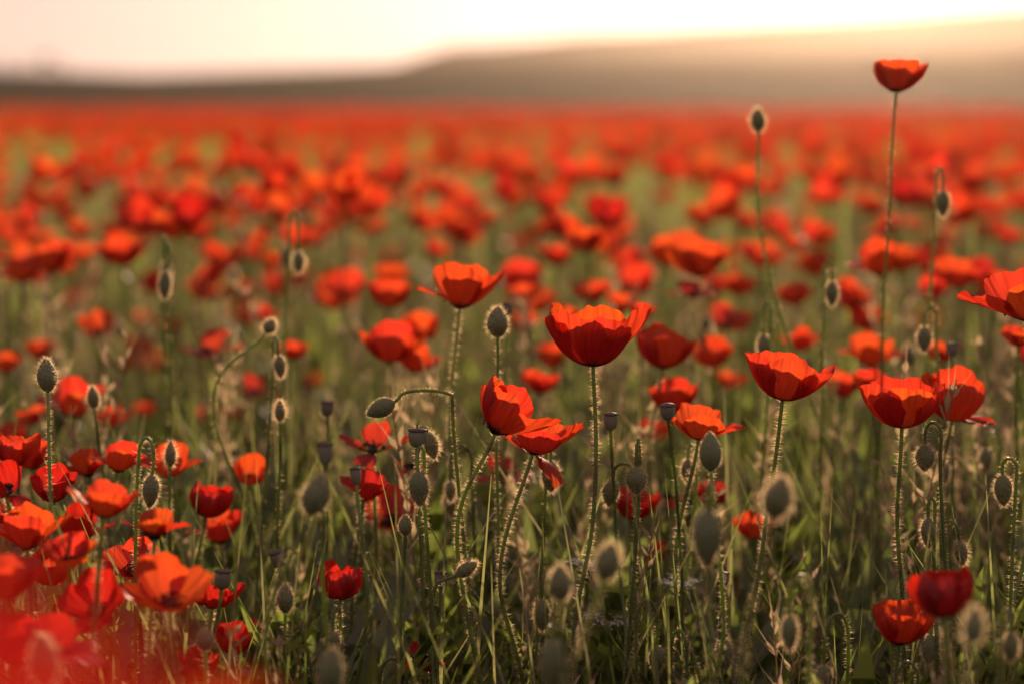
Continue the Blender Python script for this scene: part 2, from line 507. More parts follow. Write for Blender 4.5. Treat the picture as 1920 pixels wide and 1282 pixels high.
def make_poppy(u, v, d, w, style, lean=0, fwd=0, label=None, group=None, petals=None, foot=None, hairs=True, dark=False, seed=0, size=None, res=(26, 14), spin=None, top=None, stem_r=0.00165):
    r = np.random.default_rng(seed * 7 + 5)
    if top is None:
        top = pix(u, v, d)
    L = (size if size else w * d / FPX) / WIDTH[style] * (1.0 if petals is None else 1.0)
    F = rot_frame(lean, fwd)
    axis = F @ np.array([0, 0, 1.0])
    if foot is None:
        foot = r.normal(0, 70)
    path = stem_path(top, axis, foot, d, r)
    root = thing('poppy', (path[0][0], path[0][1], GROUND_Z), label, 'poppy', group)
    o = np.array(root.location)
    pl = path - o
    n = len(pl)
    sv, sq = tube(pl, np.linspace(stem_r * 1.25, stem_r * 0.85, n), 7)
    st = link('stem', Geo().add(sv, quads=sq).mesh('stem', M['stem']), root)
    if hairs:
        hv, ht = stem_hairs(pl, stem_r, int(2400 if hairs is True else hairs), 0.36, 0.0042, r)
        h = link('bristles', Geo().add(hv, tris=ht).mesh('bristles', M['hair'], False), st)
        h['kind'] = 'stuff'
    hp = pl[-1]
    if d < 1.9 and hairs is True:
        res = (44, 18)
    sp = (r.normal(0, 14) if spin is None else spin)
    pm = M['petal_dark'] if dark else M['petal']
    for k, p in enumerate(petals or STYLES[style]):
        phi, e1, ls, wf, e0 = p
        jit = 1.0 if petals is None else 0.25
        pv, pq, puv = petal(phi + sp + r.normal(0, 8) * jit, e0 + r.normal(0, 4) * jit, e1 + r.normal(0, 9) * jit, L * ls * (1 + r.normal(0, .04) * jit), r,
                            res[0], res[1], wf, 0.03 if k % 2 else -0.02, 1.0 if style != 'wilt' else 2.4)
        pv = pv @ F.T + hp
        link('petal', Geo().add(pv, quads=pq, uv=puv).mesh('petal', pm), root)
    cg = capsule_geo(L * .26, L * .17).arrays()
    link('seed_capsule', Geo().add(cg[0] @ F.T + hp, quads=cg[2]).mesh('seed_capsule', M['capsule']), root)
    sg = stamen_geo(L, r).arrays()
    s_o = link('stamens', Geo().add(sg[0] @ F.T + hp, tris=sg[1]).mesh('stamens', M['stamen'], False), root)
    s_o['kind'] = 'stuff'
    return root


def bud_shape(L, W, r, n=14, m=14):
    t = np.linspace(0, 1, m)
    prof = np.sin(np.pi * np.clip(t, 0, 1) ** 0.86) ** 0.72
    prof[0] = 0.10; prof[-1] = 0.03
    th = np.arange(n) / n * 2 * math.pi
    seam = 1 - 0.06 * np.exp(-((np.cos(th)) / 0.16) ** 2)
    v = np.stack([prof[:, None] * np.cos(th) * W / 2 * seam, prof[:, None] * np.sin(th) * W / 2 * seam * 0.94, np.repeat(t[:, None] * L, n, 1)], -1).reshape(-1, 3)
    k = 800
    tt = r.uniform(0.03, 0.99, k); aa = r.uniform(0, 6.283, k)
    pr = np.interp(tt, t, prof)
    base = np.stack([pr * np.cos(aa) * W / 2, pr * np.sin(aa) * W / 2 * .94, tt * L], 1)
    slope = np.interp(tt, t, np.gradient(prof, t)) * W / 2 / L
    dr = np.stack([np.cos(aa), np.sin(aa), -slope + 0.25], 1)
    dr += r.normal(0, 0.15, dr.shape)
    dr /= np.linalg.norm(dr, axis=1)[:, None]
    return v, grid_quads(m, n, True), base, dr


def align(axis):
    q = Vector((0, 0, 1)).rotation_difference(Vector([float(x) for x in axis]))
    return np.array(q.to_matrix())


def make_bud(u, v, L_px, d, kind, hx=0, hh=40, lean=0, label=None, group=None, foot=None, wr=0.56, hairs=420, seed=0, stem_r=0.00135, haired=1.0):
    """kind 'up': stands on its stem; 'droop': hangs from a hook whose stem stands hx pixels aside, hook hh pixels above the bud"""
    r = np.random.default_rng(seed * 13 + 3)
    s = d / FPX
    a = math.radians(lean)
    if foot is None:
        foot = r.normal(0, 60)
    if kind == 'up':
        ax = np.array([math.sin(a), r.normal(0, .08), math.cos(a)]); ax /= np.linalg.norm(ax)
        c = pix(u, v, d)
        b0 = c - ax * L_px * s / 2
        path = stem_path(b0, ax, foot, d, r)
    else:
        ax = np.array([math.sin(a), r.normal(0, .05), -math.cos(a)]); ax /= np.linalg.norm(ax)
        c = pix(u, v, d)
        b0 = c - ax * L_px * s / 2
        side = hx * s
        hook = hh * s
        ddy = r.normal(0, 0.006)
        g = np.array([b0[0] + side + foot * s, b0[1] + ddy, GROUND_Z - 0.015])
        tilt = np.array([-math.sin(a) * hook * .5, 0, 0])
        low = hook * 0.35
        arc = []
        for th in np.linspace(0, math.pi, 11):
            wgt = 0.5 * (1 - math.cos(th))
            arc.append(b0 + np.array([side * (1 - wgt), ddy * (1 - wgt), low + (hook - low) * math.sin(th) ** 0.85]) + tilt * (0.75 + .25 * math.sin(th)))
        p_dn = arc[0] + np.array([foot * .06 * s, 0, -0.05])
        mid = p_dn * 0.55 + g * 0.45 + np.array([r.normal(0, .008) - foot * s * .1, 0, 0])
        path = resample(catmull([g, mid, p_dn] + arc + [b0 + np.array([0, 0, low * .35]) + tilt * .3, b0], 8), 170)[0]
    root = thing('poppy_bud', (path[0][0], path[0][1], GROUND_Z), label, 'poppy bud', group)
    o = np.array(root.location)
    pl = path - o
    sv, sq = tube(pl, np.linspace(stem_r * 1.3, stem_r * 0.9, len(pl)), 7)
    st = link('stem', Geo().add(sv, quads=sq).mesh('stem', M['stem']), root)
    hv, ht = stem_hairs(pl, stem_r, int(hairs * (3.2 if d < 1.8 else 1.5)), 0.34, 0.0034, r)
    h = link('bristles', Geo().add(hv, tris=ht).mesh('bristles', M['hair'], False), st); h['kind'] = 'stuff'
    A = align(ax)
    L = L_px * s
    bv, bq, hb, hd = bud_shape(L, L * wr * r.uniform(.93, 1.07), r)
    drop = r.random(len(hb)) < 0.55 + 0.45 * np.sin(hb[:, 2] / L * 9 + np.arctan2(hb[:, 1], hb[:, 0]) * 2 + r.uniform(0, 6))
    keep = ~drop | (r.random(len(hb)) < 0.6)
    hb, hd = hb[keep], hd[keep]
    haired = haired * r.uniform(0.7, 1.2)
    tw = r.uniform(0, 6.28)
    Z = np.array(Matrix.Rotation(tw, 3, 'Z'))
    A = A @ Z
    bo = link('bud', Geo().add(bv @ A.T + pl[-1], quads=bq).mesh('bud', M['bud']), root)
    hv, ht = spikes(hb @ A.T + pl[-1], hd @ A.T, 0.0037 * haired * r.uniform(0.5, 1.15, len(hb)), 0.00020, r)
    h = link('bristles', Geo().add(hv, tris=ht).mesh('bristles', M['hair'], False), bo); h['kind'] = 'stuff'
    return root


def make_capsule(u, v, h_px, d, lean=0, label=None, group=None, foot=None, hairs=300, seed=0, wr=.95, stem_r=0.0013):
    """ripe seed head, petals gone; (u, v) its centre"""
    r = np.random.default_rng(seed * 17 + 1)
    s = d / FPX
    a = math.radians(lean)
    ax = np.array([math.sin(a), r.normal(0, .08), math.cos(a)]); ax /= np.linalg.norm(ax)
    b0 = pix(u, v, d) - ax * h_px * s / 2
    if foot is None:
        foot = r.normal(0, 60)
    path = stem_path(b0, ax, foot, d, r)
    root = thing('seed_head', (path[0][0], path[0][1], GROUND_Z), label, 'seed head', group)
    pl = path - np.array(root.location)
    sv, sq = tube(pl, np.linspace(stem_r * 1.3, stem_r * 0.9, len(pl)), 7)
    st = link('stem', Geo().add(sv, quads=sq).mesh('stem', M['stem']), root)
    if hairs:
        hv, ht = stem_hairs(pl, stem_r, hairs, 0.3, 0.003, r)
        h = link('bristles', Geo().add(hv, tris=ht).mesh('bristles', M['hair'], False), st); h['kind'] = 'stuff'
    A = align(ax)
    for nm, fn, mt in (('capsule', capsule_geo, 'capsule'), ('cap', capsule_cap_geo, 'capsule_cap')):
        g = fn(h_px * s, h_px * s * wr).arrays()
        link(nm, Geo().add(g[0] @ A.T + pl[-1], quads=g[2]).mesh(nm, M[mt]), root)
    return root


def copy_tree(o, parent=None):
    c = o.copy()
    COL.objects.link(c)
    if parent is not None:
        c.parent = parent
    for ch in o.children:
        copy_tree(ch, c)
    return c


# ------------------------------------------------------------------ the setting: ground, hills, haze
def sheet(name, x0, x1, y0, y1, nx, ny, fn, mat):
    xs, ys = np.linspace(x0, x1, nx), np.linspace(y0, y1, ny)
    X, Y = np.meshgrid(xs, ys)
    v = np.stack([X, Y, fn(X, Y)], -1).reshape(-1, 3)
    o = link(name, Geo().add(v, quads=grid_quads(ny, nx)).mesh(name, mat))
    o['kind'] = 'structure'
    return o


g_o = sheet('ground', -4000, 4000, -1500, 5000, 3, 3, lambda x, y: 0 * x, M['ground'])
g_o['label'] = 'flat field soil under the poppies'


def ridge_fn(dist, keys, depth, seed, rough):
    """a long rise whose crest, seen from the field, has the given outline (photo u -> v)"""
    ku = np.array([k[0] for k in keys], float); kv = np.array([k[1] for k in keys], float)
    r = np.random.default_rng(seed)
    ph = r.uniform(0, 6.28, (14, 2))
    fq = np.geomspace(0.006, 0.12, 14)

    def fn(x, y):
        u = 960 + FPX * x / dist
        crest = CAM_H + (HORIZON - np.interp(u, ku, kv)) / FPX * dist
        n = sum(rough / (1 + 6 * i / 14) * np.sin(x * fq[i] + ph[i, 0]) * np.cos(y * fq[i] * .9 + ph[i, 1]) for i in range(14)) / 5
        t = np.clip((y - (dist - depth)) / depth, 0, 1)
        back = np.clip((y - dist) / (1.5 * depth), 0, 1)
        up = t * t * (3 - 2 * t) * (1 - 0.5 * back)
        return -0.6 + (crest + 0.6) * up + n * up
    return fn


LOW = [(-3000, 150), (-300, 150), (0, 133), (130, 136), (300, 143), (500, 135), (640, 130), (750, 124), (900, 121), (1100, 120), (1300, 115), (1500, 110), (1920, 100), (2600, 90), (5000, 88)]
HIGH = [(-3000, 175), (300, 170), (700, 138), (760, 122), (800, 101), (850, 90), (960, 85), (1060, 71), (1250, 60), (1400, 48), (1600, 37), (1750, 25), (1920, 13), (2300, -8), (3200, 10), (5000, 60)]
lo = sheet('hill_low', -240, 240, 80, 300, 150, 60, ridge_fn(190, LOW, 110, 3, 0.25), M['hill'])
lo['label'] = 'low dark rise along the far edge of the field'
hi = sheet('hill_high', -460, 460, 215, 520, 170, 50, ridge_fn(330, HIGH, 110, 4, 0.5), M['hill'])
hi['label'] = 'long sunlit hill ridge rising beyond the field'

# ------------------------------------------------------------------ poppies the photograph singles out
CROWD_G = 'poppies in the soft crowd'
CROWD_L = 'soft out-of-focus scarlet poppy in the crowd beyond the sharply seen poppies'
VEIL_G = 'poppies melting into the red veil'
VEIL_L = 'large heavily blurred poppy melting into a glowing red veil'
LOOK = {'cup': 'cup-shaped', 'bowl': 'round bowl-shaped', 'open': 'wide-open dark-centred', 'flop': 'lopsided flopping', 'hang': 'hanging-petalled', 'globe': 'half-closed', 'wilt': 'withered', 'flat': 'flat'}


def crowd_label(style, dark, deep):
    lab = 'softly blurred ' + LOOK[style] + (' crimson' if dark else ' scarlet') + ' poppy ' + ('deep in the hazy crowd' if deep else 'just beyond the sharply seen poppies')
    return lab, LOOK[style] + (' crimson' if dark else ' scarlet') + (' poppies deep in the crowd' if deep else ' poppies at the front of the crowd')


LOWG = 'soft poppies low in the grass'
LOWL = 'softly blurred red poppy set low among the grass and buds'

POPPIES = [
    # u, v (foot of the flower), depth, width px, style, lean, fwd, label, extra
    (1112, 687, 1.67, 140, 'cup', 0, -3, 'large sharp bowl-shaped red poppy, orange rim, one petal flaring outward', dict(foot=-60, spin=0, petals=[
        (86, -12, 1.06, .95, 86), (172, 0, 1.06, .86, 76), (-66, -8, .94, .78, 88), (-122, -8, 1.0, .74, 84), (-22, 38, 1.10, .68, 62)])),
    (928, 814, 1.66, 108, 'cup', 22, 2, 'sharp poppy with glowing orange fan petal overlapping a crumpled poppy', dict(foot=-110, spin=0, petals=[
        (95, 2, 1.08, .85, 70), (165, -14, 1.06, .8, 62), (-112, -2, 1.02, .62, 60), (-28, 44, 1.12, .8, 64)])),
    (998, 852, 1.70, 140, 'open', 14, -8, 'crumpled crimson poppy with one petal hanging, below the orange fan petal', dict(foot=-40, spin=0, petals=[
        (75, 20, .9, .8, 70), (168, 40, .85, .8, 78), (-85, 30, .72, .85, 80), (-38, 150, .80, .62, 84), (8, 26, .98, .7, 68)])),
    (1467, 750, 1.68, 122, 'cup', 9, 0, 'sharp red cup poppy leaning over, on a bristly straight stem', dict(foot=-90, spin=0, petals=[
        (100, -10, .96, .95, 90), (178, -6, .94, .88, 86), (-95, -10, .98, .95, 90), (-20, 14, 1.0, .84, 80)])),
    (1691, 801, 1.66, 136, 'cup', 0, 3, 'sharp red cup poppy with black foot above a hanging speckled bud', dict(foot=150, spin=0, petals=[
        (88, -10, .90, .95, 90), (200, -2, .88, .88, 88), (-84, -10, .88, .92, 90), (-16, 2, .88, .88, 88)])),
    (1926, 602, 1.66, 150, 'bowl', -8, 0, 'red poppy with one petal spread out flat like a wing', dict(foot=-160, spin=0, petals=[
        (95, 15, 1.0, .85, 78), (190, 56, 1.0, .7, 62), (-85, 20, .9, .8, 80), (0, 40, 1.0, .62, 85)])),
    (1785, 788, 1.82, 104, 'cup', 4, 12, 'tall round poppy just behind the black-footed cup poppy', dict(petals=[
        (95, -12, 1.15, .9, 84), (180, -6, 1.1, .86, 82), (-88, -8, 1.1, .88, 84), (-30, 100, .8, .6, 60)])),
    (862, 580, 1.88, 98, 'cup', 4, 0, 'bright poppy with a drooping orange side petal beside a haloed upright bud', dict(spin=0, petals=[
        (95, 5, 1.15, .8, 72), (186, 78, .9, .6, 46), (-88, 2, 1.1, .62, 74), (0, 18, 1.15, .8, 68)])),
    (1310, 825, 1.75, 98, 'bowl', 6, 0, 'red poppy arching over a pale upright bud and a seed head', dict(spin=0, petals=[
        (95, 16, 1.0, .88, 76), (180, 30, .95, .8, 76), (-85, 20, .9, .84, 80), (-10, 72, 1.0, .7, 60)])),
    (1242, 692, 2.0, 104, 'bowl', 8, 0, 'soft dark poppy tucked behind the flaring petal of the large bowl poppy', {}),
    (638, 1122, 1.645, 86, 'globe', 5, 0, 'sharp half-closed deep red poppy low among grey grass stems', dict(dark=True, foot=60)),
    (398, 1140, 1.63, 108, 'bowl', 4, -6, 'dark crimson shallow poppy with a seed head before it', dict(dark=True, foot=40, spin=0, petals=[
        (95, 8, .62, .9, 84), (180, 8, .8, .84, 88), (-88, 6, .6, .95, 86), (2, 10, .8, .84, 88)])),
    (788, 1240, 1.665, 70, 'wilt', 10, 20, 'shrivelled dark crimson poppy drooping at the end of its bloom', dict(dark=True)),
    (1685, 1208, 1.59, 92, 'cup', 2, 0, 'smooth small red cup poppy beneath a bigger crumpled poppy', dict(dark=False)),
    (1768, 1155, 1.42, 122, 'globe', -4, 0, 'big blurred half-closed poppy over the smooth small cup', dict(dark=True)),
    (1680, 174, 1.92, 84, 'cup', 3, 0, 'tall lone poppy rising above the field against the sunlit hill', dict(foot=-60, spin=0, hairs=500, stem_r=0.0012)),
    (12, 930, 1.6, 80, 'globe', -10, 10, 'sharp crumpled crimson poppy with a pale folded petal', dict(dark=True, petals=[
        (90, -20, 1.0, .62, 90), (180, -20, 1.0, .62, 90), (-90, -10, .9, .6, 90), (-20, 125, .9, .4, 70)])),
    (52, 1030, 1.55, 118, 'bowl', 0, 0, 'broad glowing red poppy with two side petals spread wide', dict(spin=0, petals=[
        (92, 6, 1.0, .8, 78), (190, 50, 1.0, .7, 56), (-88, 8, .95, .62, 78), (-10, 48, 1.0, .7, 56)])),
    (192, 970, 1.47, 84, 'cup', 8, 0, 'blurred round poppy with a translucent orange petal on one side', dict(spin=0, petals=[
        (92, 8, 1.0, .8, 78), (195, 50, 1.0, .7, 56), (-80, 5, .95, .8, 80), (0, 16, 1.0, .8, 78)])),
    (290, 1012, 1.52, 96, 'flop', 0, -10, 'umbrella-shaped poppy right under a sharp hanging bud', dict(spin=0, petals=[
        (92, 10, .95, .8, 66), (190, 82, .9, .75, 42), (-88, 62, .8, .8, 40), (-12, 86, .92, .7, 40)])),
    (386, 968, 1.84, 84, 'globe', 10, 0, 'dark round poppy crossed by a thin curling grass stalk', dict(dark=True)),
    (413, 1020, 1.95, 84, 'flop', -6, 0, 'soft poppy crumpled beside the dark round poppy', {}),
    (318, 1140, 1.44, 128, 'open', 0, 15, 'broad blurred poppy behind the dark crimson shallow poppy', dict(spin=30)),
    (315, 895, 1.92, 84, 'flop', 0, 0, 'red poppy with a haloed bud standing in front of its bloom', {}),
    (168, 893, 1.85, 76, 'flop', -10, 0, 'ragged poppy with a bright loose petal beside a tall thin bud stem', dict(spin=180)),
    (372, 1275, 1.6, 76, 'cup', 0, 0, 'red poppy half hidden behind a pale round bud', {}),
    (502, 1185, 1.85, 76, 'wilt', 0, 0, 'ragged soft poppy losing petals beside the half-closed poppy', {}),
    (697, 850, 1.84, 88, 'hang', 0, 5, 'loose poppy with hanging petals below a sideways bud', dict(petals=[
        (92, 40, 1.0, .55, 70), (170, 60, .85, .5, 70), (-88, 120, .85, .5, 70), (5, 55, 1.0, .5, 70)])),
    (682, 938, 1.8, 70, 'flop', 10, 0, 'small torn crimson poppy beside a seed head', dict(dark=True)),
    (735, 985, 1.95, 92, 'open', 0, 25, 'soft poppy showing two spread petals behind a small upright bud', {}),
    (768, 880, 1.9, 44, 'wilt', 0, 0, 'tiny shrivelled dark poppy near two hanging buds', dict(dark=True)),
    (733, 680, 2.1, 98, 'bowl', 0, 0, 'soft poppy at the front of a cluster of three blooms', {}),
    (775, 700, 2.12, 74, 'flop', 5, 0, 'glowing orange low poppy in a cluster of three blooms', {}),
    (788, 640, 2.4, 66, 'bowl', 0, 20, 'pale hindmost poppy in a cluster of three blooms', {}),
    (1312, 520, 2.3, 98, 'bowl', 0, -5, 'wide crimson poppy with a white speck at its foot', dict(dark=False)),
    (1298, 560, 2.25, 56, 'hang', 0, 0, 'drooping poppy right beneath the wide crimson poppy', {}),
]
POPPIES += [(u, v, d, w * 0.84, s, ln, fw, crowd_label(s, 0, 0)[0], dict(group=crowd_label(s, 0, 0)[1], hairs=150)) for (u, v, d, w, s, ln, fw) in [
    (1010, 738, 2.2, 76, 'bowl', 8, 0), (1035, 690, 2.45, 66, 'cup', 0, 0), (1260, 772, 2.0, 98, 'bowl', 0, 10), (1226, 826, 2.2, 58, 'cup', 0, 0),
    (1632, 690, 2.2, 100, 'flop', 0, 0), (1640, 748, 2.0, 90, 'bowl', 0, 0), (1578, 745, 2.2, 74, 'cup', 4, 0), (1336, 688, 2.3, 84, 'bowl', 0, 15),
    (1500, 660, 2.4, 70, 'flop', 0, 0), (1360, 618, 2.6, 78, 'open', 6, 25), (1385, 556, 2.8, 62, 'cup', 0, 0), (1430, 502, 2.9, 86, 'open', 0, 10),
    (1525, 520, 3.1, 78, 'flop', 0, 0), (1648, 520, 2.3, 104, 'flop', 0, 0), (1690, 510, 2.6, 80, 'bowl', 0, 0), (1795, 540, 2.35, 108, 'open', 0, 0),
    (1755, 562, 2.4, 72, 'flop', -20, 0), (1100, 474, 2.55, 82, 'bowl', 0, 0), (1245, 498, 2.6, 92, 'flop', 4, 0), (1290, 470, 2.8, 66, 'bowl', 0, 0),
    (1110, 570, 2.6, 74, 'bowl', 0, 0), (978, 570, 2.55, 70, 'bowl', 0, 0), (730, 578, 2.35, 88, 'bowl', 0, 0), (650, 556, 2.8, 76, 'open', 0, 20),
    (733, 536, 2.9, 70, 'bowl', 0, 0), (1908, 650, 1.95, 62, 'bowl', 0, 0), (1862, 545, 2.4, 60, 'cup', 0, 0), (1765, 680, 2.15, 62, 'bowl', 0, 0),
    (95, 512, 2.55, 96, 'bowl', 0, 0), (42, 532, 2.5, 84, 'flop', 0, 0), (228, 500, 2.6, 92, 'bowl', 0, 0), (325, 450, 2.9, 88, 'bowl', 0, 0),
    (182, 628, 2.6, 70, 'open', 0, 25), (262, 614, 3.2, 50, 'bowl', 0, 0), (392, 668, 2.2, 82, 'hang', 0, 0), (552, 674, 2.3, 58, 'bowl', 0, 0),
    (75, 676, 2.6, 64, 'bowl', 0, 0), (12, 700, 2.4, 64, 'flop', 0, 0), (140, 785, 2.1, 112, 'flop', 0, 0), (58, 798, 2.2, 58, 'bowl', 0, 0),
    (210, 800, 2.25, 66, 'flop', 0, 0), (270, 784, 2.6, 50, 'bowl', 0, 0), (475, 742, 2.45, 66, 'hang', 0, 0), (432, 790, 2.8, 48, 'bowl', 0, 0),
    (382, 792, 2.8, 44, 'bowl', 0, 0), (590, 728, 3.0, 46, 'bowl', 0, 0), (446, 560, 3.2, 50, 'open', 0, 20), (585, 462, 3.3, 76, 'open', 0, 10),
    (470, 490, 3.2, 74, 'open', 0, 0), (510, 505, 3.3, 56, 'bowl', 0, 0), (150, 448, 3.4, 54, 'bowl', 0, 0), (318, 625, 3.0, 48, 'cup', 0, 0),
    (465, 610, 2.9, 50, 'bowl', 0, 0), (1205, 600, 2.2, 48, 'cup', 0, 0), (1165, 590, 2.5, 66, 'bowl', 0, 0), (870, 448, 3.6, 58, 'bowl', 0, 0),
    (1490, 575, 2.7, 70, 'bowl', 0, 0), (985, 625, 2.6, 60, 'bowl', 0, 0), (1370, 730, 2.5, 56, 'bowl', 0, 0), (1060, 610, 2.3, 60, 'bowl', 0, 0),
    (60, 880, 1.9, 86, 'bowl', 0, 0), (12, 985, 1.8, 60, 'bowl', 0, 0), (240, 700, 2.9, 44, 'bowl', 0, 0), (20, 830, 2.3, 60, 'bowl', 0, 0)]]
POPPIES += [(u, v, d, w, s, ln, fw, LOWL, dict(group=LOWG, hairs=150, dark=i % 5 in (1, 3))) for i, (u, v, d, w, s, ln, fw) in enumerate([
    (945, 900, 2.0, 70, 'hang', 0, 0), (1185, 975, 1.96, 82, 'bowl', 8, 0), (1225, 1055, 2.0, 52, 'cup', 0, 0), (1338, 945, 2.05, 60, 'globe', 0, 0),
    (1415, 1010, 1.92, 66, 'bowl', 0, 0), (1252, 935, 2.0, 44, 'wilt', 0, 0), (150, 1015, 1.75, 90, 'flop', 0, 0), (130, 1060, 1.5, 80, 'open', 0, 10),
    (110, 1235, 1.3, 110, 'hang', 0, 0), (218, 885, 1.8, 70, 'flop', 10, 0), (250, 1075, 1.7, 84, 'open', 0, 30), (440, 1225, 1.75, 70, 'bowl', 0, 10), (95, 1095, 1.6, 90, 'globe', 0, 0), (185, 1150, 1.5, 96, 'open', -8, 35), (470, 905, 1.95, 62, 'bowl', 6, 20), (30, 870, 1.75, 84, 'globe', 0, 0), (100, 940, 1.7, 80, 'bowl', 0, 15), (20, 1120, 1.35, 110, 'bowl', 0, 0), (30, 1240, 1.3, 110, 'flop', 0, 0)])]
POPPIES += [(u, v, d, w, s, ln, fw, VEIL_L, dict(group=VEIL_G, hairs=0, dark=u < 0)) for (u, v, d, w, s, ln, fw) in [
    (-100, 1880, 0.20, 860, 'bowl', 0, 0), (-430, 1500, 0.22, 700, 'bowl', 0, 0), (390, 1505, 0.46, 240, 'cup', -5, 0), (300, 1880, 0.22, 520, 'bowl', 0, 0)]]

for i, (u, v, d, w, s, ln, fw, lab, ex) in enumerate(POPPIES):
    make_poppy(u, v, d, w, s, ln, fw, lab, seed=i, **ex)

